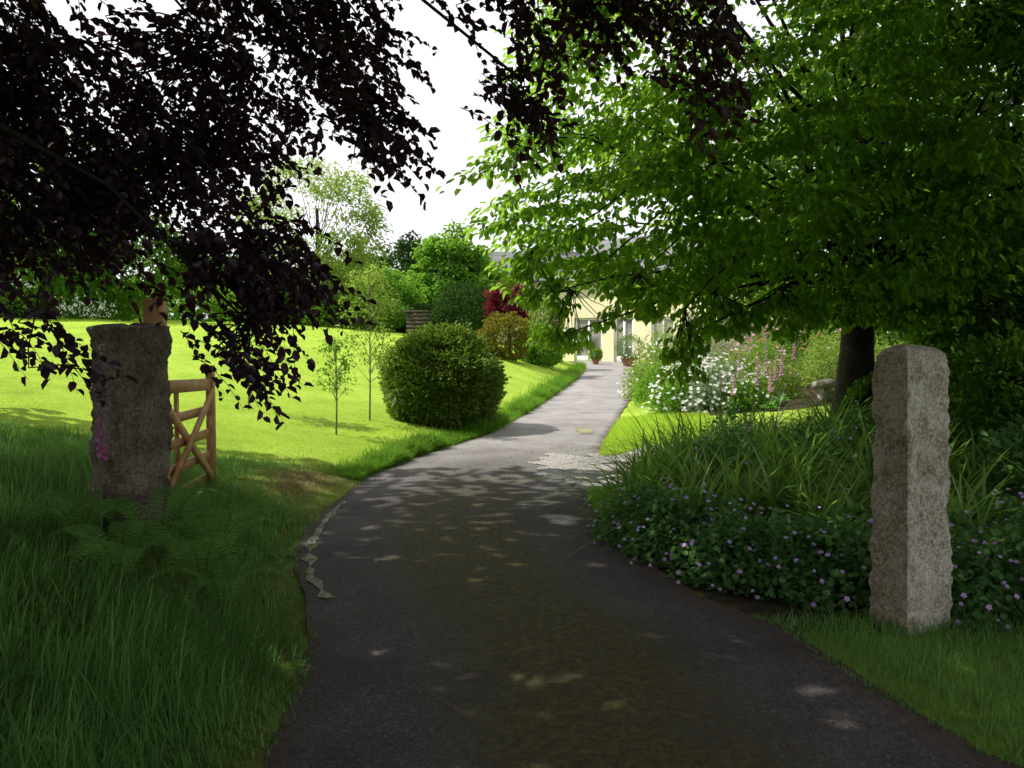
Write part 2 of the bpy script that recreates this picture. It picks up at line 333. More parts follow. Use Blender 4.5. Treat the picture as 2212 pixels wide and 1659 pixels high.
# ---------------------------------------------------------------- gate
gx0,gy0,gx1,gy1=-2.80,6.5,-2.90,8.35; gz=.26
ge=empty('wooden_gate',(gx0,gy0,gz),'new timber five-bar gate standing open on the grass','gate')
dirg=nrm(np.array([gx1-gx0,gy1-gy0,0])); sideg=np.array([-dirg[1],dirg[0],0])
P0=np.array([gx0,gy0,0]); P1=np.array([gx1,gy1,0]); z=lambda q:np.array([0,0,q])
Lg=np.linalg.norm(P1-P0)
def part(name,V_F,mat,par): return mesh_np(name,V_F[0],V_F[1],mat,parent=par)
part('hinge_stile',beam(P0+z(gz-.05),P0+z(gz+1.28),.075,.07,sideg),M_wood,ge)
part('latch_stile',beam(P1+z(gz-.06),P1+z(gz+1.12),.09,.065,sideg),M_wood,ge)
for k,zz in enumerate((.06,.27,.48,.70)):
    part('rail',beam(P0+z(gz+zz)+dirg*.04,P1+z(gz+zz)-dirg*.047,.08,.02,sideg),M_wood,ge)
part('top_rail',beam(P0+z(gz+.99)+dirg*.04,P1+z(gz+.94)-dirg*.047,.11,.045,sideg),M_wood,ge)
part('brace',beam(P0+z(gz+1.10)+dirg*.06-sideg*.035,P0+dirg*Lg*.95+z(gz+.05)-sideg*.035,.08,.02,sideg),M_wood,ge)
part('brace',beam(P0+z(gz+.02)+dirg*.30-sideg*.057,P0+dirg*Lg*.93+z(gz+.88)-sideg*.057,.08,.02,sideg),M_wood,ge)
part('upright',beam(P0+dirg*Lg*.5+z(gz+.02)+sideg*.023,P0+dirg*Lg*.5+z(gz+.92)+sideg*.023,.075,.02,sideg),M_wood,ge)
wp=mesh_np('wooden_post',*beam((-2.63,6.42,0),(-2.63,6.42,1.92),.13,.13,(1,0,0)),M_wood,base=(-2.63,6.42,0)); wp["label"]='square timber hanging post behind the stone gatepost'; wp["category"]='post'
bm=wp.modifiers.new('b','BEVEL'); bm.width=.008; bm.segments=2

# ---------------------------------------------------------------- foliage builders
def limb_tubes(acc,a,b,r0,r1,sag=.3,n=6,sides=5):
    a=np.array(a,float); b=np.array(b,float); m=(a+b)/2+np.array([0,0,sag*np.linalg.norm((b-a)[:2])])
    pts=bez(a,m,b,n); pts[1:-1]+=rng.normal(size=(n-2,3))*np.linalg.norm(b-a)*.02
    acc.add(*tube(pts,np.linspace(r0,r1,n),sides)); return pts
def foliage(C,R,nper,leafL,leafW,flat=.4,droop=.3,center=None,nrand=.5,tilt=0):
    k=len(C); R=np.broadcast_to(R,(k,))
    Cn=np.repeat(C,nper,0); Rn=np.repeat(R,nper)[:,None]
    D=rng.normal(size=(k*nper,3)); D=nrm(D)*rng.uniform(0,1,size=(k*nper,1))**.5
    Pp=Cn+D*Rn*np.array([1,1,flat]); Pp[:,2]-=.25*(D[:,0]**2+D[:,1]**2)*Rn[:,0]*max(flat,.35)
    if tilt and center is not None:
        o=(Cn-center)*np.array([1,1,0]); o=nrm(o); Pp[:,2]-=tilt*np.sum((Pp-Cn)*o,axis=1)
    A=D*np.array([1,1,.3])+runit(k*nper)*.5-UP*droop
    Nn=UP+runit(k*nper)*nrand
    if center is not None:
        A=A+nrm(Cn-center)*.4
        if tilt: Nn=Nn+nrm((Cn-center)*np.array([1,1,0]))*tilt
    l=leafL*rng.uniform(.65,1.15,size=k*nper)
    return leaf_mesh(Pp,A,Nn,l,l*leafW/leafL)
def mk(cx,cy,cz,rx,ry,rz,nn):
    D=runit(nn)*rng.uniform(.35,1,size=(nn,1))**(1/2.2)
    D*=1+.18*lump(D,int(abs(cx*10)+abs(cz*7)+nn),2.2)[:,None]
    return np.array([cx,cy,cz])+D*np.array([rx,ry,rz])
def tree(name,x,y,label,mat,blobs,nper,leafL,leafW,trunk_r,trunk_h,barkm=M_bark,clR=.55,flat=.4,cat='tree',nrand=.5,keep=None,group=None,free=(),tilt=0,limbs=()):
    zb=h(x,y)-.05; e=empty(name,(x,y,zb),label,cat,group)
    base=np.array([x,y,zb])
    C=np.concatenate([mk(*b) for b in blobs])
    if keep is not None: C=C[keep(C)]
    a2=Acc(); a2.add(*foliage(C,clR*rng.uniform(.6,1.2,size=len(C)),nper,leafL,leafW,flat,center=base+UP*trunk_h,nrand=nrand,tilt=tilt))
    if free:
        Cf=np.concatenate([mk(*b) for b in free]); a2.add(*foliage(Cf,.22*rng.uniform(.6,1.2,size=len(Cf)),18,leafL*.9,leafW*.9,.5,.6,center=base+UP*trunk_h,nrand=.6))
        C=np.concatenate([C,Cf])
    mesh_np('crown',*a2.get(),mat,parent=e)
    acc=Acc(); top=base+np.array([.2*trunk_r,0,trunk_h])
    pts=bez(base,base+[trunk_r*.6,0,trunk_h*.5],top,9); rr=np.linspace(trunk_r,trunk_r*.35,9); rr[0]*=1.3; rr[1]*=1.03
    acc.add(*tube(pts,rr,12))
    for (i0,tx,ty,tz,r0) in limbs: limb_tubes(acc,pts[i0],(tx,ty,tz),r0,.02,-.05,9,8)
    sel=rng.permutation(len(C))[:min(len(C),80)]
    for ii in sel:
        c=C[ii]; t=np.clip((c[2]-zb)*.55/trunk_h,.28,.97); a=pts[int(t*8)]
        limb_tubes(acc,a,c,trunk_r*.18,trunk_r*.025,.12,6,5)
    if free:
        for b in free:
            limb_tubes(acc,pts[3],(b[0],b[1],b[2]+b[5]+.1),.035,.008,.25,8,5)
            Cb=Cf[np.linalg.norm(Cf-np.array(b[:3]),axis=1)<max(b[3:6])*1.2]
            for c in Cb: limb_tubes(acc,(b[0],b[1],b[2]+b[5]+.1),c,.008,.003,.05,5,4)
    mesh_np('trunk',*acc.get(),barkm,parent=e,smooth=True)
    return e
def bush(name,x,y,rx,ry,hh,n,leafL,leafW,mat,label,cat='shrub',seed=1,amp=.12,inner=.7,group=None,lf=2.5):
    zb=h(x,y); e=empty(name,(x,y,zb),label,cat,group)
    D=runit(n)
    hz=np.sqrt(np.clip(1-D[:,2]**2,0,1)); wide=np.where(D[:,2]<0,np.clip(hz,.05,1)**(-.45),1.0)
    D=D*np.stack([wide,wide,np.ones(n)],1)
    r=(1+amp*lump(D,seed,lf)+amp*.6*lump(D,seed+5,7))*rng.uniform(inner,1,size=n)**.7*(1+np.abs(rng.normal(0,.03,n)))
    Pp=np.array([x,y,zb+hh*.45])+D*r[:,None]*np.array([rx,ry,hh*.55]); Pp[:,2]=np.maximum(Pp[:,2],zb+rng.uniform(.0,.12,n))
    Dn=nrm(D); A=Dn+runit(n)*.7+UP*.1; Nn=Dn*.6+UP*.5+runit(n)*.6
    l=leafL*rng.uniform(.6,1.15,size=n)
    mesh_np('foliage',*leaf_mesh(Pp,A,Nn,l,l*leafW/leafL),mat,parent=e)
    acc=Acc()
    for k in range(7):
        a=rng.uniform(0,6.28); limb_tubes(acc,(x,y,zb-.02),(x+rx*.6*math.cos(a),y+ry*.6*math.sin(a),zb+hh*.7),.02*hh/1.5,.006,.05)
    mesh_np('stem',*acc.get(),M_barkd,parent=e)
    return e

# ---------------------------------------------------------------- copper beech
cb=empty('copper_beech_tree',(-7.2,1.6,h(-7.2,1.6)),'large copper beech with dark purple drooping leaves','tree')
B=[(-2.95,5.5,3.0,.80,.9,.85,310),(-3.9,5.6,3.2,.9,1,1.1,210),(-2.35,5.5,2.33,.62,.6,.36,160),(-1.45,5.1,2.12,.42,.5,.34,110),
   (-1.85,5.5,3.35,.62,.8,.60,150),(-1.10,5.5,3.55,.50,.7,.40,88),(-.78,5.0,2.85,.30,.4,.24,34),(-2.20,4.0,1.66,.20,.3,.20,12),
   (-1.50,5.0,1.60,.30,.4,.20,22),(-1.95,5.5,2.65,.6,.7,.36,115),(.15,5.0,3.52,.6,.7,.18,52),(.78,5.0,3.50,.45,.6,.20,34),
   (.98,4.5,3.0,.16,.3,.22,12),(.06,5.0,2.98,.22,.4,.2,18),(-.35,5.2,3.80,.4,.6,.12,16),(-3.4,5.2,2.25,.45,.4,.32,70)]
P0s=[]
for (cx,cy,cz,rx,ry,rz,nn) in B:
    nn=int(nn*1.25); D=runit(nn)*rng.uniform(0,1,size=(nn,1))**(1/2.4)
    P0s.append(np.array([cx,cy,cz])+D*np.array([rx,ry,rz]))
P0s=np.concatenate(P0s)
hole=lump(P0s*np.array([1,.25,1]),21,3.2); thr=np.where(P0s[:,0]<-2.6,-.58,-.26); P0s=P0s[hole>thr]
k=len(P0s); nl=13
D=nrm(np.stack([rng.normal(.6,.45,k),rng.normal(.1,.5,k),rng.normal(-.35,.28,k)],1)); L=rng.uniform(.28,.52,k)
P0s=P0s-D*L[:,None]*.5
t=(np.arange(nl)+.5)/nl
droop=.45
pos_=P0s[:,None]+D[:,None]*L[:,None,None]*t[None,:,None]-UP*(droop*L[:,None]*t[None]**2)[...,None]
T=nrm(D[:,None]*np.ones((1,nl,1))-UP*(2*droop*t)[None,:,None])
S=nrm(np.cross(T,UP+runit(k)[:,None]*.4)); sg=np.where(np.arange(nl)%2==0,1,-1)[None,:,None]
A=T*.65+S*sg*.8-UP*.15+rng.normal(size=(k,nl,3))*.3
Nn=UP+rng.normal(size=(k,nl,3))*.55
nL=k*nl; l=.068*rng.uniform(.55,1.2,nL)
acc=Acc(); acc.add(*leaf_mesh(pos_.reshape(-1,3),A.reshape(-1,3),Nn.reshape(-1,3),l,l*.66,.3))
n=66000
Pc=np.stack([rng.uniform(-18,8,n),rng.uniform(-3.5,11.6,n),rng.uniform(3.4,9.5,n)],1)  # unseen overhead leaves, oversized, their spread shaped to shade the foreground
zf=1.75+.44*np.clip(Pc[:,1],0,None); inframe=(Pc[:,1]>0)&(Pc[:,2]<zf)&(np.abs(Pc[:,0])<.64*Pc[:,1]+.6)
r_=((Pc[:,0]+5.5)/13)**2+((Pc[:,1]-3)/10)**2
keepm=~inframe&(r_<1.15)
keepm&=~((Pc[:,1]>9.6)&(rng.uniform(size=n)<.45))
Pc=Pc[keepm]; n=len(Pc); l=.25*rng.uniform(.7,1.2,n)
acc.add(*leaf_mesh(Pc,runit(n)*np.array([1,1,.4]),UP+runit(n)*.6,l,l*.72))
mesh_np('crown',*acc.get(),M_copper,parent=cb)
acc=Acc(); tb=np.array([-7.2,1.6,h(-7.2,1.6)-.1])
pts=bez(tb,tb+[.2,.1,4],tb+[.4,.2,9],10); acc.add(*tube(pts,[.62,.5,.46,.43,.4,.36,.3,.24,.18,.1],14))
for (cx,cy,cz,rx,ry,rz,nn) in B:
    limb_tubes(acc,pts[5],(cx,cy,cz+.1),.035,.008,.24,10,6)
for q in range(22):
    a=rng.uniform(0,6.28); tgt=(-6+10*math.cos(a),3+7.5*math.sin(a),rng.uniform(6.2,8)); 
    if tgt[1]>0: tgt=(tgt[0],tgt[1],max(tgt[2],2.6+.44*tgt[1]))
    limb_tubes(acc,pts[6+q%3],tgt,.10,.02,.1,8,6)
mesh_np('trunk',*acc.get(),M_barkd,parent=cb,smooth=True)
acc=Acc(); tt=np.linspace(0,1,4)
for q in range(k):
    p_=P0s[q][None]+D[q][None]*L[q]*tt[:,None]-UP*(droop*L[q]*tt**2)[:,None]
    acc.add(*tube(p_,[.0035,.003,.002,.001],3))
for (cx,cy,cz,rx,ry,rz,nn) in B:
    dd=np.linalg.norm((P0s-np.array([cx,cy,cz]))/np.array([rx,ry,rz]),axis=1); idx=np.where(dd<1.2)[0][:24]
    for q in idx: limb_tubes(acc,np.array([cx,cy,cz+.1])+rng.normal(size=3)*.05,P0s[q],.007,.003,.10,5,4)
mesh_np('twig',*acc.get(),M_barkd,parent=cb)

# ---------------------------------------------------------------- green beech over the drive
def keepg(C):
    px=C[:,0]/C[:,1]; pz=(C[:,2]-1.6)/C[:,1]
    low=np.interp(px,[-.1,.0,.04,.07,.13,.17,.2,.3,.4,.7],[.14,.085,.07,.074,.068,.055,.05,.04,.025,.0])
    lft=np.interp(pz,[-.05,.0,.06,.10,.15,.2,.3,.5],[.03,.035,.03,.0,-.03,-.02,.01,.03])
    gap=lump(C,77,.9)
    return (pz>low)&(px>lft)&((gap>-.55)|(px>.35))
tree('beech_tree',5.2,13.2,'spreading green beech tree overhanging the drive and flower bed',M_green,
   [(4.9,13,6.4,5.4,4.6,4.6,320),(2.4,11.4,4.6,3.4,2.4,2.6,215),(1.4,11.6,3.0,1.9,1.6,1.2,100),(7.5,11.5,4.5,4.0,3,2.6,280),(4.8,10.0,4.2,3.4,1.5,2.0,125),(3.2,12,2.4,2.2,1.6,.45,36),(6.6,11.5,2.3,1.6,1.4,.5,34)],
   64,.125,.082,.26,8.5,M_bark,.72,.16,keep=keepg,nrand=.5,tilt=.35,
   free=[(.75,11,1.78,.55,.5,.38,18),(.25,11,2.35,.4,.4,.3,12),(2.1,10.6,1.45,.15,.3,.45,15),(2.6,11.2,1.9,.5,.5,.26,20),(1.6,11,2.12,.6,.4,.24,14),(3.4,11,1.95,.5,.5,.25,18),(3.9,12.5,2.1,.6,.5,.25,16),(4.6,11.5,2.1,.6,.5,.3,20),(5.6,11.5,1.9,.5,.5,.3,16)],
   limbs=[(2,3.4,11.5,5.2,.12),(2,7.0,12,5.6,.12),(3,4.2,11,6.5,.10),(3,2.4,12,4.2,.09),(2,6.2,10.8,4.6,.09)])
# ---------------------------------------------------------------- other trees
tree('holm_oak_tree',9.5,12.0,'dark evergreen tree with small dull leaves',M_dark,[(8.6,12,5.5,3,3,4.5,200),(6.6,9.3,5.6,1.6,1.4,2.2,75),(9,11,2.2,2.6,2,1.6,80)],70,.11,.05,.25,7,clR=.6,flat=.7,nrand=.9)
tree('hazel_tree',14,24,'broad dark green tree behind the flower border',M_dark,[(12,24,6.4,7,3,5.5,300)],60,.2,.12,.25,6,clR=.9,flat=.7)
tree('ash_tree',10.5,33,'mid green tree above the garden wall',M_mid,[(10.5,33,6,3.5,3,4,130),(13,32,3,2.5,2,2,60)],60,.22,.12,.2,6,clR=.9,flat=.7)
tree('ash_tree',-7.6,34,'airy pale green tree at the top of the lawn',M_lime,[(-7.8,34,5.9,3.0,2.5,3.1,130),(-6.6,34,4,1.8,2,1.5,40)],70,.17,.08,.13,4.6,clR=.6,flat=.8)
tree('oak_tree',-15,28,'rounded mid green tree beyond the lawn',M_mid,[(-15,28,6.0,3.6,3,3.0,130),(-17.5,28,5.6,3,2,1.5,50),(-12.5,29,4.3,2.2,2,1.3,60)],60,.2,.12,.25,6,clR=.85,flat=.7)
tree('sycamore_tree',-3.0,42,'rounded sunlit green tree beside the house',M_bright,[(-2.9,41,4.5,1.9,1.6,2.3,120),(-1.6,41,3.6,1.5,1.4,1.8,60)],90,.20,.15,.15,4.2,clR=.5,flat=.7)
tree('hawthorn_tree',-5.6,37,'bushy bright green tree behind the lawn',M_bright,[(-5.6,37,3.6,1.7,1.5,1.2,90)],80,.15,.1,.12,3,clR=.5,flat=.7)
tree('hawthorn_tree',-11,36,'bushy mid green tree behind the lawn',M_mid,[(-11,36,4.0,2.6,1.5,1.5,110)],80,.15,.1,.12,3,clR=.6,flat=.7)
tree('holm_oak_tree',-5.2,46,'dense dark green tree behind the lawn',M_dark,[(-5.0,46,5.0,2.6,2,2.1,90),(-8,46,4.2,2,2,1.8,60)],70,.22,.14,.2,5,clR=.7,flat=.7)
tree('maple_tree',-.1,30,'small maroon-leaved maple by the drive',M_red,[(-.05,30,2.95,.8,.6,.7,44)],80,.10,.07,.05,2.2,clR=.25,flat=.7)
n=26000; xx=rng.uniform(-70,80,n); top=4.6+1.2*np.sin(xx*.21)+.8*np.sin(xx*.53+1)+.5*np.sin(xx*1.3)+np.clip(xx-6,0,60)*.12
Pw=np.stack([xx,62+rng.uniform(0,4,n)+np.sin(xx*.8),1+top*rng.uniform(0,1,n)**.6],1)
l=.6*rng.uniform(.6,1.2,n)
mesh_np('woodland',*leaf_mesh(Pw,runit(n),UP*.6-np.array([0,.6,0])+runit(n)*.6,l,l*.7),M_mid,kind='stuff',label='distant belt of mixed trees behind the garden',cat='woodland')

# ---------------------------------------------------------------- shrubs
bush('rhododendron_bush',-1.20,14.9,.98,.95,1.60,32000,.09,.038,M_rhodo,'rounded dense rhododendron bush on the lawn edge',seed=14,amp=.12,inner=.6,lf=3.4)
bush('amber_shrub',-.30,27.5,.75,.7,1.5,5000,.10,.05,M_orange,'amber and green leaved shrub beside the drive',seed=4,amp=.24)
bush('laurel_shrub',-1.6,31,1.2,1,2.1,6000,.12,.06,M_dark,'dark green laurel shrub at the lawn edge',seed=5,amp=.15)
bush('laurel_shrub',.9,29,.75,.8,1.3,5000,.10,.06,M_bright,'fresh green leafy shrub near the maroon maple',seed=8,amp=.2)
bush('climber_shrub',1.2,34,.8,.8,2.2,5000,.12,.08,M_lime,'lime green shrub next to the house',seed=9,amp=.2)
for q,(x,y,r,hh,m) in enumerate([(-6,33,2,1.3,M_bright),(-9,33.5,2.2,1.5,M_mid),(-12,33,2.2,1.5,M_bright),(-15.5,31,2.2,1.4,M_mid),(-19,31,2.4,.9,M_dark),(-3.4,34,1.2,1.1,M_dark)]):
    bush('garden_shrub',x,y,r,.9,hh,5000,.13,.07,m,'leafy shrub in the border along the top of the lawn',seed=20+q,amp=.2,group='shrubs along the top of the lawn')
for q,(x,y,r,hh,m) in enumerate([(5.2,8.6,.9,1.4,M_mid),(6.3,9.8,1.2,2.0,M_dark),(4.6,7.2,.7,.9,M_geran),(7.6,10.5,1.4,2.2,M_mid),(6.6,11.8,.9,1.2,M_mid),(9.5,15,1.6,1.8,M_mid),(11.5,18,1.8,1.7,M_bright),(12,27,2,2.6,M_mid),(15,28,2.4,3,M_dark),(5.3,12.0,.6,.7,M_mid),(8.0,14.0,1.0,1.3,M_mid)]):
    bush('hedge_shrub',x,y,r,r*.9,hh,7500,.085,.045,m,'shady dense shrub behind the granite gatepost',seed=40+q,amp=.22,group='shady shrubs under the trees')

def sapling(x,y,hh,r,z0f,n,label,mat=M_bright):
    zb=h(x,y); e=empty('sapling_tree',(x,y,zb),label,'sapling','young trees on the lawn')
    acc=Acc(); acc.add(*tube(bez((x,y,zb-.03),(x+.03,y,zb+hh*.5),(x,y,zb+hh),6),np.linspace(.018,.006,6),6)); Cc=[]
    for q in range(34):
        t=rng.uniform(z0f,1); a=rng.uniform(0,6.28); rr=r*rng.uniform(.3,1.1)*(1.15-t*.6); b=(x+rr*math.cos(a),y+rr*math.sin(a),zb+hh*min(1.06,t+.14))
        limb_tubes(acc,(x,y,zb+hh*t*.95),b,.006,.002,.1,4,4); Cc.append(b)
    mesh_np('trunk',*acc.get(),M_sap,parent=e)
    mesh_np('crown',*foliage(np.array(Cc),r*.32,n//34,.06,.034,1.1),mat,parent=e)
sapling(-2.54,12.5,1.25,.30,.35,420,'thin young tree with a few leaves on the lawn')
sapling(-2.30,14.0,2.2,.60,.28,1900,'feathery young tree on the lawn by the bush',M_lime)
sapling(-4.1,13.5,1.8,.42,.35,1000,'slim young tree with pale stem on the lawn')

# ---------------------------------------------------------------- grasses
def blades(x,y,z,hh,w,bend,levels=(0,.4,.75,1),az=None):
    n=len(x); a=rng.uniform(0,2*np.pi,n) if az is None else az; Ld=np.stack([np.cos(a),np.sin(a),np.zeros(n)],1)
    b=rng.uniform(0,2*np.pi,n) if az is None else az+np.pi/2+rng.normal(0,.3,n); W=np.stack([np.cos(b),np.sin(b),np.zeros(n)],1)
    Pb=np.stack([x,y,z],1); out=[]
    for t in levels:
        c=Pb+UP*(hh*(t-.55*bend*t*t))[:,None]+Ld*(hh*bend*t*t*.9)[:,None]; ww=(w*(1-t**1.6*.93)*.5)[:,None]
        out+= [c-W*ww,c+W*ww]
    V=np.stack(out,1).reshape(-1,3); m=len(levels)*2; b0=np.arange(n)[:,None]*m
    F=np.concatenate([b0+np.array([[2*i,2*i+1,2*i+3,2*i+2]]) for i in range(len(levels)-1)],0); return V,F
n=110000; y=1.2+9.0*rng.uniform(size=n)**1.25; tl=rng.uniform(-.02,5.0,n)*np.clip(.35+y*.13,0,1.0); x=xl(y)-tl
cl=.5+.5*np.sin(x*5+1.3*np.sin(y*3))*np.sin(y*4+x*2)
hh=(.06+.30*ss(tl/.8)*(1-.75*ss((y-7.0)/2.0)))*rng.uniform(.4,1.35,n)*(.65+.65*cl)
fz=np.exp(-(((x+2.1)/.8)**2+((y-5.2)/.75)**2)**1.5); hh*=1-.68*fz
kp=~((y>7.0)&(x>-3.6)&(tl<1.5)&(rng.uniform(size=n)<.3))&(rng.uniform(size=n)>dry(x,y)*.95)&(rng.uniform(size=n)>fz*.4); x,y,hh=x[kp],y[kp],hh[kp]
az=2.2*np.sin(x*1.7+y)+1.5*np.sin(y*2.3-x)+rng.normal(0,.9,len(x))
mesh_np('long_grass',*blades(x,y,H(x,y)-.01,hh*1.12,.0060*rng.uniform(.6,1.5,len(x)),rng.uniform(.2,1.35,len(x)),az=az),M_grassL,kind='stuff',label='long uncut grass on the verge',cat='grass')
n=9000; x=-2.25+rng.normal(0,.32,n); y=9.3+rng.normal(0,.65,n); kp=x<xl(y); x,y=x[kp],y[kp]; n=len(x)
mesh_np('dry_grass',*blades(x,y,H(x,y)-.004,rng.uniform(.02,.07,n),.007*np.ones(n),rng.uniform(.4,1.3,n),(0,.5,1)),M_straw,kind='stuff',label='dry straw-coloured grass on the bank',cat='grass')
n=42000; y=rng.uniform(1.6,4.95,n); x=xr(y)+rng.uniform(0,3.6,n)**1.15*.95-.03; hh=rng.uniform(.04,.12,n)*(.6+.6*ss((x-xr(y))/.3))
mesh_np('verge_grass',*blades(x,y,H(x,y)-.005,hh,.0045*rng.uniform(.7,1.4,n),rng.uniform(.1,.9,n),(0,.5,1)),M_grassL,kind='stuff',label='short mown grass verge around the gatepost',cat='grass')
n=150000; y=1/rng.uniform(1/34,1/8.6,n); x=xl(y)-rng.uniform(0,1,n)**1.1*(1.2+.62*y); kp=rng.uniform(size=n)>dry(x,y)*.95; x,y=x[kp],y[kp]; n=len(x)
mesh_np('lawn_grass',*blades(x,y,H(x,y)-.004,(.022+.0006*y)*rng.uniform(.6,1.4,n),(.005+.0006*y)*rng.uniform(.7,1.3,n),rng.uniform(.4,1.3,n),(0,1)),M_lawn,kind='stuff',label='short mown lawn grass rising from the drive',cat='grass')
n=42000; y=1/rng.uniform(1/36,1/9.9,n); x=xl(y)-.04-np.abs(rng.normal(0,.18,n)); cl=.5+.5*np.sin(y*6+np.sin(y*2.1)*3)
mesh_np('edge_grass',*blades(x,y,H(x,y)-.01,(.09+.24*cl*ss((y-9)/3))*rng.uniform(.5,1.2,n),.007*rng.uniform(.8,1.5,n)*(1+y/30),rng.uniform(.2,1,n),(0,.5,1)),M_bright,kind='stuff',label='ragged longer grass along the drive edge',cat='grass')
n=26000; y=rng.uniform(11.8,16.6,n); x=xr(y)+rng.uniform(0,1,n)*np.clip((y-11.5)*.8,.2,1.7)+.02
mesh_np('verge_grass',*blades(x,y,H(x,y)-.004,rng.uniform(.03,.08,n),.009*np.ones(n),rng.uniform(.1,.8,n),(0,1)),M_lawn,kind='stuff',label='sunlit grass verge beside the flower border',cat='grass')
n=9000; y=rng.uniform(6.6,9.2,n); x=xr(y)+rng.uniform(-.02,.35,n)
mesh_np('verge_grass',*blades(x,y,H(x,y)-.004,rng.uniform(.05,.14,n),.007*np.ones(n),rng.uniform(.1,.8,n),(0,.5,1)),M_bright,kind='stuff',label='tufty grass where the bed meets the drive',cat='grass')

# ---------------------------------------------------------------- plants
def flowers(Pf,size,k,up,wr=.8):
    n=len(Pf); Nn=nrm(up+runit(n)*.35); ref=runit(n); S=nrm(np.cross(Nn,ref)); T=np.cross(Nn,S); acc=Acc()
    for i in range(k):
        a=2*math.pi*i/k; A=S*math.cos(a)+T*math.sin(a)+Nn*.25; acc.add(*leaf_mesh(Pf,A,Nn,size,size*wr,.1))
    return acc.get()
fm_cache={}
def flower_proto(mat,size,k):
    key=(mat.name,size,k)
    if key not in fm_cache:
        V,F=flowers(np.zeros((1,3)),size,k,UP*9)
        me=bpy.data.meshes.new('flower'); me.from_pydata(V.tolist(),[],F.tolist()); me.update(); me.materials.append(mat); fm_cache[key]=me
    return fm_cache[key]
def mound(name,x,y,r,hh,nleaf,leafL,leafW,lm,nf,fs,fm,label,cat,group,fk=5,fup=(0,-.5,.7),seed=1,fl=.0,single=False):
    zb=h(x,y); e=empty(name,(x,y,zb),label,cat,group)
    D=runit(nleaf); D[:,2]=np.abs(D[:,2]); rr=(1+.25*lump(D,seed,3))*rng.uniform(.35,1,nleaf)**.5
    Pp=np.array([x,y,zb])+D*rr[:,None]*np.array([r,r,hh]); l=leafL*rng.uniform(.6,1.2,nleaf)
    mesh_np('foliage',*leaf_mesh(Pp,D*.6+runit(nleaf)*.8,UP+D*.5+runit(nleaf)*.45,l,l*leafW/leafL,.15),lm,parent=e)
    acc=Acc()
    for q in range(14):
        d=D[q]*rr[q]; acc.add(*tube(bez((x,y,zb),(x+d[0]*r*.3,y+d[1]*r*.3,zb+hh*.5*d[2]+.05),Pp[q],4),[.004,.003,.003,.002],3))
    mesh_np('stem',*acc.get(),M_stem,parent=e)
    if nf:
        D=nrm(runit(nf)-np.array([0,.5,0])*(1 if single else .3)); D[:,2]=np.abs(D[:,2]); rr=(1+.25*lump(D,seed,3))*rng.uniform(1.0,1.22,nf)
        Pf=np.array([x,y,zb])+D*rr[:,None]*np.array([r,r,hh+fl]); ups=nrm(np.array(fup)+D*.5+runit(nf)*.3)
        if single:
            me=flower_proto(fm,fs,fk)
            for q in range(nf):
                o=bpy.data.objects.new('flower',me); o.parent=e; o.location=Pf[q]-np.array([x,y,zb]); o.rotation_euler=Vector(ups[q]).to_track_quat('Z','Y').to_euler()
                s=float(rng.uniform(.65,1.2)); o.scale=(s,s,s); link(o)
        else:
            mesh_np('flower_mass',*flowers(Pf,fs,fk,np.array(fup)+D*.5),fm,parent=e,kind='stuff')
    return e
gl=[(1.12,7.0),(1.22,6.4),(1.5,5.95),(2.0,6.2),(1.85,5.6),(2.4,5.85),(2.2,5.45),(2.75,5.5),(2.95,6.0),(3.15,5.35),(3.0,6.6),(3.5,5.7),(3.6,5.2),(2.75,5.1),(3.2,4.95),(4.1,5.8),(3.7,6.5),(1.6,6.45)]
for q,(x,y) in enumerate(gl):
    mound('geranium_plant',x,y,.36+.10*rng.uniform(),.34+.20*rng.uniform(),2300,.046,.042,M_geran,30+int(rng.integers(0,20)),.0175,M_purple,'bushy hardy geranium with small mauve flowers in the bed','plant','geraniums in the bed by the gatepost',seed=q,single=True)
def sword(x,y,n,L,w=.044):
    zb=h(x,y); e=empty('daylily_plant',(x,y,zb),'clump of arching sword-shaped leaves in the bed','plant','sword-leaved clumps in the bed')
    xx=x+rng.normal(0,.12,n); yy=y+rng.normal(0,.12,n); az=rng.uniform(0,6.28,n)
    mesh_np('foliage',*blades(xx,yy,np.full(n,zb),L*rng.uniform(.6,1.15,n),w*rng.uniform(.4,1.2,n),rng.uniform(.3,1.6,n),(0,.25,.45,.6,.75,.88,1),az),M_sword,parent=e)
for (x,y,L) in [(1.22,8.0,.98),(1.6,8.4,1.08),(2.1,8.2,1.15),(1.7,9.0,1.05),(2.0,9.2,1.15),(2.7,9.0,1.2),(1.6,7.5,1.08),(2.6,8.0,1.1),(3.2,8.6,1.2),(3.3,7.7,1.1),(2.3,7.3,1.08),(3.9,8.0,1.1),(2.7,10.1,1.1),(3.6,9.6,1.15),(4.3,6.6,1.05),(4.0,7.2,1.05),(1.22,7.5,.95),(1.85,6.9,1.02),(3.5,6.9,1.0),(1.42,6.8,.92),(2.4,6.6,.92),(2.9,7.2,1.0),(3.2,6.2,.85)]:
    sword(x,y,140,L)
for q,(x,y) in enumerate([(2.9,8.3),(3.6,8.9),(2.4,9.6),(4.3,9.0),(1.9,7.9)]):
    mound('geranium_plant',x,y,.38,.75,1500,.046,.042,M_geran,28,.0175,M_purple,'bushy hardy geranium with small mauve flowers in the bed','plant','geraniums in the bed by the gatepost',seed=70+q,single=True)
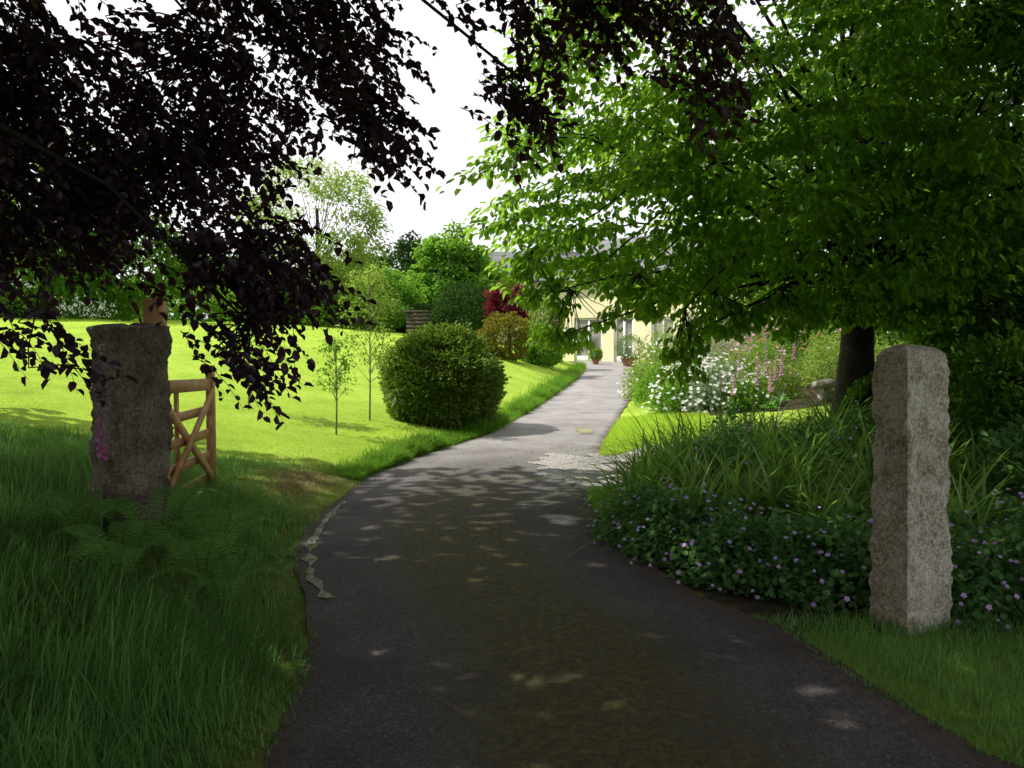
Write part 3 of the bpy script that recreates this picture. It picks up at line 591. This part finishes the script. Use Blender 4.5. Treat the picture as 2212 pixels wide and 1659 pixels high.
bd=[(3.1,18.8,.55,.85,M_bright,0,M_white),(3.2,20.5,.65,1.0,M_lime,40,M_white),(3.2,16.9,.5,.68,M_bright,150,M_white),(3.75,16.3,.5,.72,M_grey,190,M_white),(3.6,17.6,.55,1.0,M_bright,170,M_white),(4.3,16.0,.45,.6,M_bright,60,M_white),(4.2,17.2,.5,.85,M_grey,100,M_white),
 (4.7,18.5,.6,1.05,M_lime,30,M_pink),(5.3,17.3,.5,.8,M_lime,15,M_pink),(4.0,20,.7,1.3,M_lime,30,M_white),(4.9,21,.8,1.5,M_grey,0,M_white),(5.9,20,.7,1.3,M_bright,35,M_redf),(6.6,22,.8,1.6,M_bright,30,M_pink),
 (5.2,24,.9,1.9,M_grey,25,M_magenta),(7.6,21,.8,1.3,M_lime,25,M_redf),(8.4,23,.9,1.5,M_bright,30,M_redf),(6.4,26,.9,2.0,M_grey,20,M_pink),(4.3,25,.8,1.8,M_lime,20,M_magenta),(7.0,19,.7,1.0,M_lime,15,M_pink),(8.0,18.5,.7,.9,M_lime,0,M_white),(3.7,23,.6,1.4,M_lime,20,M_white),(9.5,22,.9,1.6,M_bright,20,M_pink),(7.6,26,1.0,2.1,M_grey,20,M_magenta),(9.4,26,1.0,2.0,M_bright,20,M_redf),(5.6,29,1.0,2.1,M_lime,0,M_pink),(6.8,30,1.2,2.3,M_mid,0,M_pink)]
for q,(x,y,r,hh,lm,nf,fm) in enumerate(bd):
    nm={'white_petal':('daisy_plant','mound of white daisy flowers in the sunny border'),'pink_petal':('pink_flower_plant','leafy border plant with pink flowers'),'magenta_petal':('magenta_flower_plant','leafy border plant with magenta flowers'),'red_petal':('red_flower_plant','leafy border plant with red flowers')}[fm.name]
    mound(nm[0],x,y,r,hh,1900,.08,.035,lm,nf,.036,fm,nm[1],'plant','flowering plants in the sunny border',fk=6,seed=100+q,fl=.08)
def foxglove(x,y,hh,frac,label,m,nb=34,bs=.035):
    zb=h(x,y); e=empty('foxglove_plant',(x,y,zb),label,'foxglove','foxgloves in the garden')
    mesh_np('stem',*tube([(x,y,zb),(x+.01,y,zb+hh*.5),(x+.02,y,zb+hh)],[.007,.006,.003],5),M_stem,parent=e)
    n=30; D=runit(n); D[:,2]=np.abs(D[:,2])*.4; mesh_np('foliage',*leaf_mesh(np.array([x,y,zb+.03])+D*.03,D+UP*.3,UP+runit(n)*.2,rng.uniform(.12,.22,n),.06),M_fern,parent=e)
    acc=Acc()
    for q in range(nb):
        t=q/nb; zz=zb+hh*(1-frac*(1-t)); an=q*2.4; s=bs*(1-.7*t); d=np.array([math.cos(an),math.sin(an),-.7]); d/=np.linalg.norm(d)
        p0=np.array([x+.015,y,zz]); acc.add(*tube([p0,p0+d*s*.5,p0+d*s*1.1,p0+d*s*1.3],[s*.12,s*.28,s*.36,s*.5],6))
    mesh_np('flower_spike',*acc.get(),m,parent=e)
foxglove(-2.46,5.15,1.0,.34,'magenta foxglove spire in front of the mossy gatepost',M_magenta,22,.029)
for (x,y,hh) in [(4.45,15.8,.95),(4.65,16.4,1.05),(4.85,16.0,.9),(4.9,16.8,1.0),(5.05,16.3,1.0),(4.3,16.5,1.0),(4.0,15.7,.8),(4.55,15.3,.8),(3.7,16.9,1.1),(3.45,17.2,1.1),(6.1,21,1.6),(5.6,23,1.8),(6.4,23.2,1.7),(5.0,22.3,1.7),(6.9,24,1.8),(4.5,22,1.5),(5.4,20,1.5),(6.3,19.5,1.3)]:
    foxglove(x,y,hh*rng.uniform(.85,1.2),.55,'pale pink foxglove spire in the sunny border',M_pink,36,.045)
def fern(x,y,L,nf=9):
    zb=h(x,y); e=empty('fern_plant',(x,y,zb),'arching green fern growing in the long grass','fern','ferns by the mossy gatepost'); lv=Acc(); st=Acc()
    for q in range(nf):
        a=2*math.pi*q/nf+rng.uniform(-.3,.3); l=L*rng.uniform(.75,1.1); d=np.array([math.cos(a),math.sin(a),0])
        pts=bez((x,y,zb),np.array([x,y,zb])+d*l*.3+UP*l*1.05,np.array([x,y,zb])+d*l*.9+UP*l*.55,24); st.add(*tube(pts,np.linspace(.004,.001,24),3))
        T=nrm(np.gradient(pts,axis=0)); S=nrm(np.cross(T,UP)); 
        for sg in(-1,1):
            tt_=np.linspace(0,1,24)[4:]; Lp=l*.2*np.sin(np.pi*np.clip(tt_*.85+.12,0,1))**.8
            Pp=pts[4:]; A=S[4:]*sg+T[4:]*.4-UP*.15
            for m_ in np.linspace(.08,.92,8):
                for s2 in(-1,1):
                    A2=nrm(T[4:]*s2+A*.6); lv.add(*leaf_mesh(Pp+nrm(A)*(Lp*m_)[:,None],A2,UP+0*A,Lp*.16*(1.15-m_)+.004,Lp*.085+.002,.1))
    mesh_np('frond',*lv.get(),M_fern,parent=e); mesh_np('stem',*st.get(),M_stem,parent=e)
for (x,y,L) in [(-2.2,5.35,.6),(-1.80,5.0,.55),(-1.95,5.75,.58),(-2.65,5.3,.5),(-2.2,6.5,.5),(-1.6,4.75,.42),(-2.15,4.7,.48)]: fern(x,y,L,7)

# ---------------------------------------------------------------- house
def rotpt(V,c,a):
    V=np.asarray(V,float).copy(); cr,sr=math.cos(a),math.sin(a); x=V[:,0]*cr-V[:,1]*sr; y=V[:,0]*sr+V[:,1]*cr; V[:,0]=x+c[0]; V[:,1]=y+c[1]; V[:,2]+=c[2]; return V
def building(name,c,ang,w,dp,hh,ridge,wallm,openings,label,cat,doorset=()):
    e=empty(name,c,label,cat); acc=Acc()
    X_=sorted({-w/2,w/2}|{o[0] for o in openings}|{o[1] for o in openings}); Z_=sorted({0,hh}|{o[2] for o in openings}|{o[3] for o in openings})
    for i in range(len(X_)-1):
        for j in range(len(Z_)-1):
            cx,cz=(X_[i]+X_[i+1])/2,(Z_[j]+Z_[j+1])/2
            if any(o[0]<cx<o[1] and o[2]<cz<o[3] for o in openings): continue
            acc.add([(X_[i],0,Z_[j]),(X_[i+1],0,Z_[j]),(X_[i+1],0,Z_[j+1]),(X_[i],0,Z_[j+1])],[[0,1,2,3]])
    for (a,b,z0,z1) in openings:
        for q in ([(a,0,z0),(a,.2,z0),(a,.2,z1),(a,0,z1)],[(b,0,z0),(b,0,z1),(b,.2,z1),(b,.2,z0)],[(a,0,z1),(a,.2,z1),(b,.2,z1),(b,0,z1)],[(a,0,z0),(b,0,z0),(b,.2,z0),(a,.2,z0)]): acc.add(q,[[0,1,2,3]])
    for q in ([(-w/2,0,0),(-w/2,dp,0),(-w/2,dp,hh),(-w/2,0,hh)],[(w/2,0,0),(w/2,dp,0),(w/2,dp,hh),(w/2,0,hh)],[(-w/2,dp,0),(w/2,dp,0),(w/2,dp,hh),(-w/2,dp,hh)]): acc.add(q,[[0,1,2,3]])
    for s in(-1,1): acc.add([(s*w/2,0,hh),(s*w/2,dp,hh),(s*w/2,dp/2,ridge),(s*w/2,dp/2,ridge)],[[0,1,2,3]])
    V,F=acc.get(); mesh_np('wall',rotpt(V,c,ang),F,wallm,parent=e)
    acc=Acc(); o_=.35
    for y0,y1 in((-o_,dp/2),(dp+o_,dp/2)):
        zz=hh-o_*(ridge-hh)/(dp/2)
        acc.add([(-w/2-.25,y0,zz+.03),(w/2+.25,y0,zz+.03),(w/2+.25,y1,ridge+.03),(-w/2-.25,y1,ridge+.03)],[[0,1,2,3]])
        acc.add([(-w/2-.25,y0,zz+.15),(w/2+.25,y0,zz+.15),(w/2+.25,y1,ridge+.15),(-w/2-.25,y1,ridge+.15)],[[0,1,2,3]])
    V,F=acc.get(); rf=mesh_np('roof',rotpt(V,c,ang),F,M_slate,parent=e)
    ch=Acc(); ch.add(*box((w*.3,dp/2,ridge+.3),(.8,.6,1.3))); ch.add(*box((w*.3,dp/2,ridge+1.0),(.9,.7,.1))); V,F=ch.get()
    cho=mesh_np('chimney',rotpt(V,c,ang)-np.array(c),F,wallm); cho.parent=rf
    for k_,(a,b,z0,z1) in enumerate(openings):
        isd=k_ in doorset; nm='door' if isd else 'window'; fr=Acc(); t=.11 if isd else .08
        n=max(2,int(round((b-a)/.7)))
        for q in range(n+1): fr.add(*box((a+t/2+(b-a-t)*q/n,.12,(z0+z1)/2),(t,.07,z1-z0)))
        for zz in ([z0+.15,z1-t/2] if isd else [z0+t/2,z1-t/2]): fr.add(*box(((a+b)/2,.122,zz),(b-a,.06,.3 if (isd and zz<z0+.2) else t)))
        V,F=fr.get(); wd=mesh_np(nm,rotpt(V,c,ang),F,M_whitep,parent=e)
        gl_=mesh_np('glass',rotpt([(a,.14,z0),(b,.14,z0),(b,.14,z1),(a,.14,z1)],c,ang)-np.array(c),[[0,1,2,3]],M_glass); gl_.parent=wd
        if not isd:
            V,F=box(((a+b)/2,-.04,z0-.04),(b-a+.2,.18,.08)); s_=mesh_np('sill',rotpt(V,c,ang)-np.array(c),F,M_whitep); s_.parent=wd
    return e
hc=(5.6,40.3,.64)
building('yellow_house',hc,math.radians(-43),9.2,7,4.0,6.2,M_yellow,[(-3.5,-1.8,.0,2.15),(-1.1,.0,.0,2.15),(1.0,2.2,.9,2.1),(2.9,3.9,.9,2.1)],'yellow rendered house with white framed glass doors','house',(0,1))
building('stone_cottage',(.8,50,1.6),0,6.4,5,3.6,5.3,M_cream,[(-2,-1,1,2.2)],'cream cottage with slate roof behind trees','cottage')
building('white_outbuilding',(-24.6,33.5,2.0),math.radians(-8),14,5,2.7,3.3,M_whitep,[(-4,-2.8,.9,1.9),(1.5,2.7,.9,1.9),(3.8,4.7,0,2.0)],'long low white outbuilding above the lawn','outbuilding',(2,))
acc=Acc(); acc.add(*box((10.2,34.2,1.35),(4.6,.3,2.1),math.radians(-6))); acc.add(*box((10.2,34.2,2.44),(4.7,.42,.07),math.radians(-6)))
mesh_np('garden_wall',*acc.get(),M_peach,base=(10.2,34.2,.6),label='peach rendered garden wall behind the flower border',cat='wall')
sx0,sy0=-3.1,31.5; sz=h(sx0,sy0); e=empty('garden_shelter',(sx0,sy0,sz),'low dark timber shelter with flat roof at the lawn edge','shelter')
acc=Acc()
for dx in(-.6,-.2,.2,.6):
    for dy in(-.3,.3): acc.add(*box((sx0+dx,sy0+dy,sz+.45),(.07,.07,.9)))
for zz in np.arange(.1,.85,.14): acc.add(*box((sx0,sy0-.36,sz+zz),(1.35,.03,.11)))
mesh_np('frame',*acc.get(),M_shed,parent=e); mesh_np('roof',*box((sx0,sy0,sz+.93),(1.6,.9,.06)),M_shed,parent=e)
acc=Acc()
for row in range(3):
    for q in range(9):
        s=rng.uniform(.8,1.2,3)*np.array([.30,.22,.14]); V,F=box((5.7+q*.31+(row%2)*.15,15.8+.04*q,h(5.7+q*.31,15.8)+.05+row*.13),s,rng.uniform(-.25,.25)); V=V+rng.normal(0,.015,V.shape); acc.add(V,F)
mesh_np('rubble_wall',*acc.get(),M_stone,base=(6.9,15.8,h(6.9,15.8)),label='low rubble stone wall beside the flower border',cat='wall')
def pot(x,y,r,hh,m,label,nf,fm):
    zb=DZ(x,y); e=empty('potted_plant',(x,y,zb),label,'potted plant','potted plants by the house door')
    mesh_np('pot',*tube([(x,y,zb),(x,y,zb+hh*.4),(x,y,zb+hh*.85),(x,y,zb+hh*.86),(x,y,zb+hh),(x,y,zb+hh*.98),(x,y,zb+hh*.8)],[r*.65,r*.8,r*.95,r*1.08,r*1.1,r*.95,.01],16),M_terra,parent=e)
    n=1400; D=runit(n); Pp=np.array([x,y,zb+hh+r*1.1])+D*rng.uniform(.4,1,(n,1))**.5*r*np.array([1.6,1.6,1.5]); l=.07*rng.uniform(.6,1.2,n)
    mesh_np('foliage',*leaf_mesh(Pp,D+runit(n)*.6,UP+runit(n)*.6,l,l*.6),m,parent=e)
    if nf: mesh_np('flower_mass',*flowers(np.array([x,y,zb+hh+r*1.1])+runit(nf)*r*1.6,.04,5,UP),fm,parent=e,kind='stuff')
pot(4.95,36.6,.38,.35,M_mid,'round green plant in terracotta pot by the door',0,None)
pot(3.7,38.4,.18,.25,M_bright,'terracotta pot with red flowers by the door',25,M_redf)
pot(5.9,36.2,.22,.3,M_lime,'terracotta pot with pale leaves and pink flowers',20,M_pink)

n=700; y=rng.uniform(2.5,13,n); x=xl(y)+(xr(y)-xl(y))*np.where(rng.uniform(size=n)<.6,rng.beta(.5,.5,n),rng.uniform(size=n))
l=.020*rng.uniform(.5,1.4,n); zz=np.array([DZ(a,b) for a,b in zip(x,y)])+.006
mesh_np('leaf_litter',*leaf_mesh(np.stack([x,y,zz],1),runit(n)*[1,1,.05],UP+runit(n)*.2,l,l*.6),surf('dry_leaf',[(.3,(.08,.045,.02)),(.7,(.25,.15,.07))],30),kind='stuff',label='scattered dry leaves on the asphalt',cat='leaf litter')

# ---------------------------------------------------------------- light, sky, camera
E=math.radians(50); AZ=math.radians(-82)
sdir=Vector((math.sin(AZ)*math.cos(E),math.cos(AZ)*math.cos(E),math.sin(E)))
sl=bpy.data.lights.new('sun','SUN'); sl.energy=5; sl.angle=math.radians(.5); sl.color=(1,.95,.86)
so_=link(bpy.data.objects.new('sun',sl)); so_.rotation_euler=(-sdir).to_track_quat('-Z','Y').to_euler(); so_.location=(0,0,30)
w=bpy.data.worlds.new('World'); scene.world=w; w.use_nodes=True; nt=w.node_tree; nt.nodes.clear()
out=nt.nodes.new('ShaderNodeOutputWorld'); bg=nt.nodes.new('ShaderNodeBackground'); bg.inputs[1].default_value=.15
sky=nt.nodes.new('ShaderNodeTexSky'); sky.sky_type='NISHITA'; sky.sun_disc=False; sky.sun_elevation=E; sky.sun_rotation=AZ; sky.air_density=1.3; sky.dust_density=2
tc=nt.nodes.new('ShaderNodeTexCoord'); nz=nt.nodes.new('ShaderNodeTexNoise'); nz.inputs['Scale'].default_value=1.8; nz.inputs['Detail'].default_value=6
mp=nt.nodes.new('ShaderNodeMapping'); mp.inputs['Scale'].default_value=(1,1,2.0); nt.links.new(tc.outputs['Generated'],mp.inputs[0]); nt.links.new(mp.outputs[0],nz.inputs['Vector'])
cf=ramp(nt,nz.outputs['Fac'],[(.34,(.55,.55,.55)),(.50,(1,1,1))])
sky_c=mixc(nt,cf,sky.outputs[0],(8.2,8.2,8.7)); nt.links.new(sky_c,bg.inputs[0]); nt.links.new(bg.outputs[0],out.inputs[0])
cam=bpy.data.cameras.new('camera'); cam.lens=30.56; cam.sensor_width=36; cam.clip_end=2000; cam.clip_start=.05
co=link(bpy.data.objects.new('camera',cam)); co.location=(0,0,1.6); co.rotation_euler=(math.radians(90-2.74),0,0); scene.camera=co
scene.view_settings.view_transform='Standard'; scene.view_settings.look='None'; scene.view_settings.exposure=0
